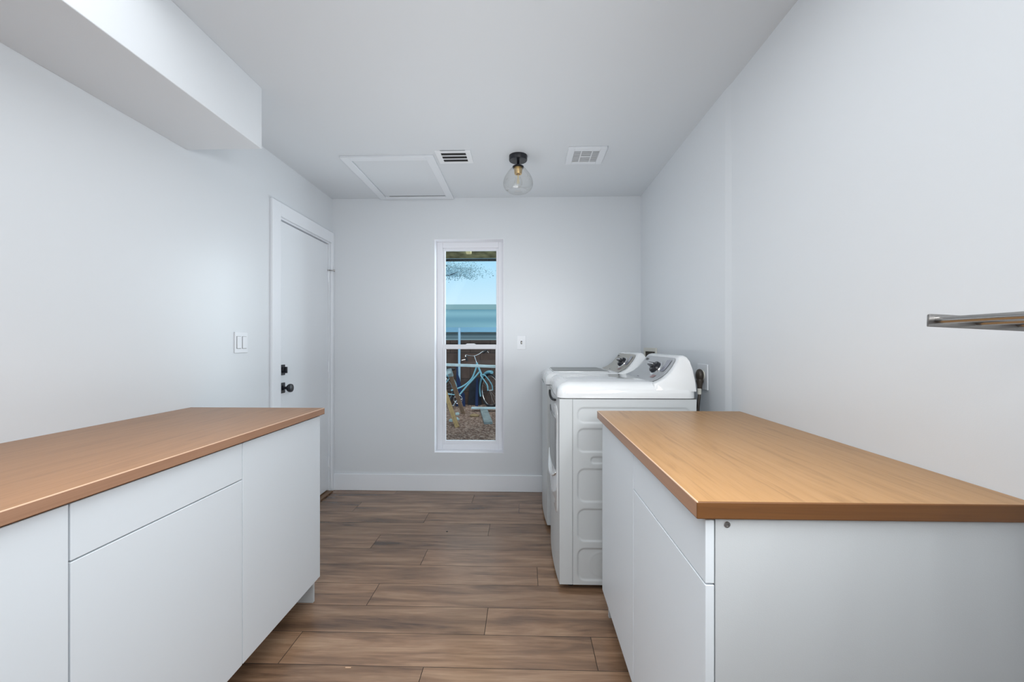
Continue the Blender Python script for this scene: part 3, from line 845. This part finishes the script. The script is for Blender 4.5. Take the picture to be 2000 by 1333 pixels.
# tree with a branch reaching over
t = thing('tree', (-4.4, 12, GZ), 'pale leafy tree branch reaching across the sky outside the window', 'tree')
bm = BM(); tube(bm, smooth_path([(-4.4, 12, GZ), (-4.35, 12, 1.5), (-4.1, 12, 2.8), (-3.6, 12, 3.8)], 5), [.16-.005*i for i in range(16)], 10)
tube(bm, smooth_path([(-3.7, 12, 3.6), (-2.8, 12, 3.9), (-2.2, 12, 3.45), (-1.5, 12, 3.35)], 5), [.05-.0028*i for i in range(16)], 8)
tube(bm, smooth_path([(-2.9, 12, 3.85), (-2.35, 11.9, 3.2), (-1.9, 11.9, 3.25)], 5), .014, 6)
obj('trunk', bm, M['bark'], t, smooth=60)
bm = BM(); rg = random.Random(3)
for i in range(3200):
    if i < 2300:
        cx, cz = rg.gauss(-1.95, .38), 3.36+rg.gauss(0, .10)-.05*abs(rg.gauss(0, 1))
        cz -= .05*(cx+1.95)
    else:
        cx, cz = rg.gauss(-3.2, .6), 3.85+rg.gauss(0, .32)
    cy = 12+rg.gauss(0, .3)
    if cz < 3.08: continue
    a, b_ = rg.uniform(0, 6.28), rg.uniform(-.9, .9)
    u = Vector((math.cos(a), .3*math.sin(a), math.sin(a)))*.021; w = Vector((-math.sin(a), b_, math.cos(a)))*.010
    p = Vector((cx, cy, cz)); bm.faces.new([bm.verts.new(p-u), bm.verts.new(p-w), bm.verts.new(p+u), bm.verts.new(p+w)])
obj('foliage', bm, M['leaf'], t)

# metres across and up at the bicycle's distance
S = 8.3/822.6
def bx_(u): return (u-1023.7)*S
def bz_(v): return 1.2148-(v-672.6)*S
def bp_(u, v, dy=0): return Vector((bx_(u), 8.34+dy, bz_(v)))
bike = thing('bicycle', (bx_(905), 8.34, GZ), 'light blue cruiser bicycle leaning by the block wall outside', 'bicycle')
bm = BM()
tube(bm, [bp_(930, 709), bp_(939.5, 732)], .021, 10)                                  # head tube
tube(bm, smooth_path([bp_(931, 714), bp_(927, 726), bp_(921, 740), bp_(910, 751), bp_(897, 758.5), bp_(880, 764)], 5), .017, 10)
tube(bm, smooth_path([bp_(937, 726), bp_(925, 740), bp_(912, 754), bp_(897, 772)], 5), .018, 10)
tube(bm, [bp_(880, 728), bp_(892, 774)], .016, 10)                                     # seat tube
for s_ in (-.05, .05):
    tube(bm, [bp_(894, 773, s_*.4), bp_(853, 769, s_)], .010, 8); tube(bm, [bp_(881, 735, s_*.4), bp_(853, 769, s_)], .009, 8)
obj('frame', bm, M['bike'], bike, smooth=60)
# front wheel turned towards the room
def wheel(cu, cv, ang, r, par, fender):
    c = bp_(cu, cv); c.z = GZ+r+.02
    ax = Vector((math.cos(ang), math.sin(ang), 0))
    def ringpts(rad, n=40, a0=0, a1=2*math.pi):
        m = n if abs(a1-a0-2*math.pi) < 1e-6 else n+1
        return [c+ax*rad*math.cos(a0+(a1-a0)*k/n)+Vector((0, 0, 1))*rad*math.sin(a0+(a1-a0)*k/n) for k in range(m)]
    b = BM(); tube(b, ringpts(r), .020, 8, closed=True); w = obj('wheel', b, M['tire'], par, smooth=60)
    b = BM(); tube(b, ringpts(r-.03), .008, 6, closed=True)
    nrm = Vector((-ax.y, ax.x, 0)); tube(b, [c-nrm*.04, c+nrm*.04], .014, 8)
    obj('rim', b, M['chrome'], w, smooth=60)
    b = BM()
    for k in range(24):
        a = 2*math.pi*k/24; e = c+ax*(r-.03)*math.cos(a)+Vector((0, 0, 1))*(r-.03)*math.sin(a); tube(b, [c+nrm*(.02 if k % 2 else -.02), e], .0016, 4)
    obj('spokes', b, M['steel'], w)
    if fender:
        b = BM(); tube(b, ringpts(r+.04, 24, *fender), .034, 10); obj('fender', b, M['bike'], par, smooth=60)
    return c, ax
c, ax = wheel(957, 765, math.radians(-52), .325, bike, (math.radians(80), math.radians(205)))
c2, ax2 = wheel(853, 765, 0, .325, bike, (math.radians(10), math.radians(150)))
bm = BM()
nn = Vector((-ax.y, ax.x, 0)); hd = bp_(940, 733)
for s_ in (-.055, .055): tube(bm, smooth_path([hd, hd+nn*s_*.9+Vector((.03, 0, -.02)), c+nn*s_+Vector((-.02, 0, .12)), c+nn*s_], 5), .013, 8)
obj('fork', bm, M['bike'], bike, smooth=60)
bm = BM(); tube(bm, [bp_(931, 711), bp_(925.5, 696)], .011, 8)
tube(bm, smooth_path([bp_(914, 703, -.28), bp_(912, 694, -.26), bp_(917, 695, -.15), bp_(925, 696), bp_(933, 693, .10), bp_(940, 688, .18), bp_(947, 686, .22), bp_(953, 690, .12)], 5), .010, 8)
tube(bm, [bp_(905, 703.5, -.3), bp_(912, 702, -.28)], .007, 6)
obj('handlebar', bm, M['chrome'], bike, smooth=60)
for pts in ([bp_(913, 697, -.27), bp_(915.5, 705, -.28)], [bp_(941, 690, .18), bp_(948, 684.5, .21)]):
    bm = BM(); tube(bm, pts, .022, 10); obj('grip', bm, M['tire'], bike, smooth=60)
bm = BM(); cc = bp_(894, 781, -.03)
tube(bm, [cc+Vector((.085*math.cos(a*math.pi/12), 0, .085*math.sin(a*math.pi/12))) for a in range(24)], .007, 6, closed=True)
for k in range(5): a = k*2*math.pi/5; tube(bm, [cc, cc+Vector((.085*math.cos(a), 0, .085*math.sin(a)))], .006, 6)
obj('chainring', bm, M['chrome'], bike, smooth=60)
bm = BM(); tube(bm, [cc+Vector((0, -.02, 0)), bp_(886, 791, -.06)], .009, 8); q = bp_(884, 792, -.1); box(bm, q.x-.05, q.x+.04, q.y-.04, q.y+.04, q.z-.012, q.z+.012, bev=.004)
obj('crank', bm, M['chrome'], bike, smooth=40)
bm = BM(); b2 = BM(); bmesh.ops.create_uvsphere(b2, u_segments=16, v_segments=10, radius=1)
for v in b2.verts: v.co = Vector((v.co.x*.13, v.co.y*(.09 if v.co.x < 0 else .05), v.co.z*.035))
merge(bm, b2, Matrix.Translation(bp_(876, 722))); tube(bm, [bp_(880, 729), bp_(878.5, 723)], .012, 8)
obj('saddle', bm, M['tire'], bike, smooth=60)

def beam(bm, a, b, w, th, side=Vector((0, 1, 0))):
    """rectangular timber from a to b"""
    a, b = Vector(a), Vector(b); d = (b-a).normalized(); s1 = d.cross(side).normalized(); s2 = d.cross(s1).normalized()
    b2 = bmesh.new(); vs = []
    for p in (a, b):
        vs.append([b2.verts.new(p+s1*w/2*i+s2*th/2*j) for i, j in ((-1, -1), (1, -1), (1, 1), (-1, 1))])
    A, B = vs; b2.faces.new(A[::-1]); b2.faces.new(B)
    for k in range(4): b2.faces.new((A[k], A[(k+1) % 4], B[(k+1) % 4], B[k]))
    bmesh.ops.recalc_face_normals(b2, faces=b2.faces[:]); bmesh.ops.bevel(b2, geom=b2.edges[:], offset=.003, segments=1, affect='EDGES')
    merge(bm, b2)
def wp(u, v, t_):
    a = (u-1000)/822.6; c_, s_ = math.cos(.0288), math.sin(.0288)
    return Vector(((a*c_-s_)*t_, (a*s_+c_)*t_, 1.2148-(v-672.6)*t_/822.6))
t = thing('saw_horse', wp(900, 800, 7.1), 'saw horse with pale blue beam and slanted timber legs, in front of the bicycle', 'saw horse')
bm = BM(); beam(bm, wp(846, 712, 7.05), wp(1010, 718, 7.05), .044, .09); obj('beam', bm, M['board_blue'], t)
bm = BM(); beam(bm, wp(876, 722, 7.12), wp(905, 808.5, 7.66), .070, .04); obj('leg', bm, M['plank_a'], t, label='grey brown timber leg')
bm = BM(); beam(bm, wp(854, 722, 6.98), wp(893.5, 836, 6.39), .062, .04); obj('leg', bm, M['plank_b'], t, label='yellow pine timber leg')
for u, tt, v in ((1004, 7.66, 808.5), (1004, 6.42, 834)):
    bm = BM(); beam(bm, wp(994, 722, 7.05+(tt-7.05)*.1), wp(u, v, tt), .062, .04); obj('leg', bm, M['plank_a'], t)
bm = BM(); beam(bm, wp(868, 730, 7.09), wp(881, 726, 7.09), .06, .05); beam(bm, wp(877, 722, 7.08), wp(881, 735, 7.15), .08, .045); obj('bracket', bm, M['board_blue'], t)

bm = BM(); tube(bm, [(bx_(891.5), 8.62, GZ), (bx_(891.2), 8.66, 1.55)], .026, 12)
obj('metal_pole', bm, M['pole'], smooth=60, label='pale blue metal pole standing against the block wall', category='pole')
bm = BM()
prism(bm, [(bx_(887.5), bz_(712)), (bx_(889), bz_(712)), (bx_(890.5), bz_(735)), (bx_(894), bz_(744)), (bx_(897), bz_(765)), (bx_(904), bz_(774)), (bx_(905), GZ), (bx_(886), GZ), (bx_(887), bz_(765))], 'y', 8.52, 8.57, bev=.004)
obj('folded_tarp', bm, M['blue'], label='dark blue folded tarp propped at the foot of the pole', category='tarp')
bm = BM(); prism(bm, [(bx_(908), GZ), (bx_(911), bz_(762)), (bx_(918), bz_(742)), (bx_(934), bz_(740)), (bx_(936), GZ)], 'y', 8.70, 8.74, bev=.004)
obj('dark_board', bm, M['navy'], label='dark navy board leaning on the block wall behind the bicycle', category='board')
bm = BM(); prism(bm, [(bx_(925), GZ), (bx_(927), bz_(742)), (bx_(931), bz_(742)), (bx_(931), GZ)], 'y', 8.54, 8.58, bev=.004)
obj('fence_post', bm, M['blue'], label='narrow dark blue post upright behind the bicycle front wheel', category='post')
# boards on the gravel
def zt(t_): return 0
a = wp(921, 801, 7.95); b = wp(985, 801, 7.95)
bm = BM(); box(bm, a.x, b.x, 7.86, 7.97, GZ+.045, GZ+.075, bev=.004)
obj('loose_board', bm, M['board_blue'], label='pale blue strip board lying across the grey board on the gravel', category='board')
p1, p2 = wp(945.5, 829, 6.63), wp(938, 804, 7.9)
bm = BM(); b2 = BM(); w = .135
d = Vector((p2.x-p1.x, p2.y-p1.y, 0)); L_ = d.length; ang = math.atan2(d.y, d.x)
box(b2, 0, L_, -w, 0, 0, .040, bev=.003); merge(bm, b2, Matrix.Translation((p1.x, p1.y, GZ)) @ Matrix.Rotation(ang, 4, 'Z'))
obj('loose_board', bm, M['board_grey'], label='wide grey weathered board lying on the gravel pointing to the window', category='board')
bm = BM(); b2 = BM(); bmesh.ops.create_icosphere(b2, subdivisions=3, radius=1)
rg = random.Random(2)
for v in b2.verts:
    q = 1+.08*math.sin(5*v.co.x+2)*math.cos(4*v.co.y); v.co = Vector((v.co.x*.085*q, v.co.y*.06*q, max(-.5, v.co.z)*.035*q))
c_ = wp(926.5, 813, 7.35); merge(bm, b2, Matrix.Translation((c_.x, c_.y, GZ+.017)))
obj('stone', bm, M['rock'], smooth=60, label='flat tan stone on the gravel left of the grey board', category='stone')
def scrap(u, v, w_, nm, label, seed):
    rg = random.Random(seed); t_ = 1.265*822.6/(v-672.6); c_ = wp(u, v, t_)
    b = BM(); n_ = 9
    top = [b.verts.new((c_.x+w_*(.6+.5*rg.random())*math.cos(k*2*math.pi/n_), c_.y+.7*w_*(.6+.5*rg.random())*math.sin(k*2*math.pi/n_), GZ+.012+.03*rg.random())) for k in range(n_)]
    ce = b.verts.new((c_.x, c_.y, GZ+.05)); bo = [b.verts.new((q.co.x, q.co.y, GZ)) for q in top]
    for k in range(n_): b.faces.new((top[k], top[(k+1) % n_], ce)); b.faces.new((bo[k], bo[(k+1) % n_], top[(k+1) % n_], top[k]))
    b.faces.new(bo[::-1])
    obj(nm, b, M['debris'], label=label, category='scrap')
scrap(894, 811, .045, 'plastic_scrap', 'crumpled pale blue scrap beside the foot of the grey brown leg', 1)
scrap(893, 821, .035, 'plastic_scrap', 'small bright scrap right of the yellow pine leg', 2)
scrap(881, 824, .032, 'plastic_scrap', 'thin pale scrap left of the yellow pine leg on the gravel', 4)

# bits on the floor
bm = BM(); lathe(bm, [(0, 0), (.006, 0), (.005, .003), (0, .0035)], wp(873, 1039, 999.3/366.4).x, wp(873, 1039, 999.3/366.4).y, 0.0, 10)
obj('floor_speck', bm, M['dark'], label='tiny dark speck on the floor planks in the middle of the aisle', category='speck')
bm = BM(); q = wp(680, 1305, 999.3/632.4); box(bm, q.x-.011, q.x+.011, q.y-.0025, q.y+.0025, 0, .0012, bev=.0005)
obj('wood_chip', bm, mat('pale_chip', srgb(200, 165, 135), .6), label='small pale chip on a floor plank edge between the cabinets', category='chip')

# ------------------------------------------------------------------ camera
cam = bpy.data.cameras.new('camera'); co = bpy.data.objects.new('camera', cam); C.objects.link(co)
cam.sensor_width = 36; cam.lens = 822.6/2000*36; cam.shift_y = .00305; cam.clip_start = .02; cam.clip_end = 200
co.location = (0, 0, 1.2148); co.rotation_euler = (math.radians(90), 0, .0288)
SC.camera = co

# ------------------------------------------------------------------ light
w = bpy.data.worlds.new('sky'); SC.world = w; w.use_nodes = True; nt = w.node_tree
bg = nt.nodes['Background']
tc = nt.nodes.new('ShaderNodeTexCoord'); sp = nt.nodes.new('ShaderNodeSeparateXYZ'); nt.links.new(tc.outputs['Generated'], sp.inputs[0])
r = nt.nodes.new('ShaderNodeValToRGB'); e = r.color_ramp.elements
e[0].position = 0.0; e[0].color = srgb(95, 85, 78); e[1].position = .45; e[1].color = srgb(222, 222, 222)
k = e.new(.02); k.color = srgb(226, 244, 252); k = e.new(.10); k.color = srgb(212, 238, 250); k = e.new(.19); k.color = srgb(180, 224, 248); k = e.new(.27); k.color = srgb(165, 215, 245)
nt.links.new(sp.outputs['Z'], r.inputs['Fac']); nt.links.new(r.outputs['Color'], bg.inputs['Color']); bg.inputs['Strength'].default_value = 1.05

def area(name, loc, rot, sx, sy, power, col=(1, 1, 1), spread=180):
    l = bpy.data.lights.new(name, 'AREA'); l.shape = 'RECTANGLE'; l.size = sx; l.size_y = sy; l.energy = power; l.color = col
    l.spread = math.radians(spread)
    o = bpy.data.objects.new(name, l); C.objects.link(o); o.location = loc; o.rotation_euler = tuple(math.radians(a) for a in rot); return o
LC = (.96, .985, 1)
area('side_fill_left', (.75, .3, 1.75), (0, 75, 0), .4, .7, 18, LC)  # added lamp out of view, brightens the left side
area('side_fill_right', (-1.2, .2, 2.0), (0, -60, 0), .8, .8, 8, LC)  # added lamp out of view, brightens the right side
area('fill_forward', (.27, -.3, 1.6), (79, 0, 8), 1.2, .5, 7, LC, 90)
area('overhead_fill_soft', (-.3, .75, 2.40), (0, 0, 0), 1.7, 1.2, 15.5, LC)  # added broad lamp overhead, out of view, no fixture there
area('overhead_fill_narrow', (-.3, .75, 2.36), (0, 0, 0), 1.2, 1.0, 6.5, LC, 90)  # added narrower lamp overhead, for worktops and floor, no fixture there
area('upward_fill_far', (-.35, 2.3, 1.0), (180, 0, 0), .6, 1.4, 9.3, LC)  # added lamp facing up, lifts the far ceiling and back wall
area('reveal_fill', (.55, 4.5, 1.5), (90, 0, 140), 1.0, 1.8, 45, (.93, .97, 1))  # added lamp outside, beside the view, brightens the window reveal
pl = bpy.data.lights.new('ceiling_lamp', 'POINT'); pl.energy = 2; pl.shadow_soft_size = .04
po = bpy.data.objects.new('ceiling_lamp', pl); C.objects.link(po); po.location = (-.1, -.1, 2.30)
sl = bpy.data.lights.new('yard_sun', 'SUN'); sl.energy = 2.0; sl.angle = math.radians(40); sl.color = (1, .93, .85)
so = bpy.data.objects.new('yard_sun', sl); C.objects.link(so); so.rotation_euler = (math.radians(38), 0, math.radians(12))

SC.view_settings.view_transform = 'Standard'
SC.view_settings.look = 'None'; SC.view_settings.exposure = 0; SC.view_settings.gamma = 1
SC.cycles.use_denoising = True
SC.cycles.max_bounces = 10; SC.cycles.diffuse_bounces = 6; SC.cycles.transparent_max_bounces = 16
SC.cycles.sample_clamp_indirect = 6
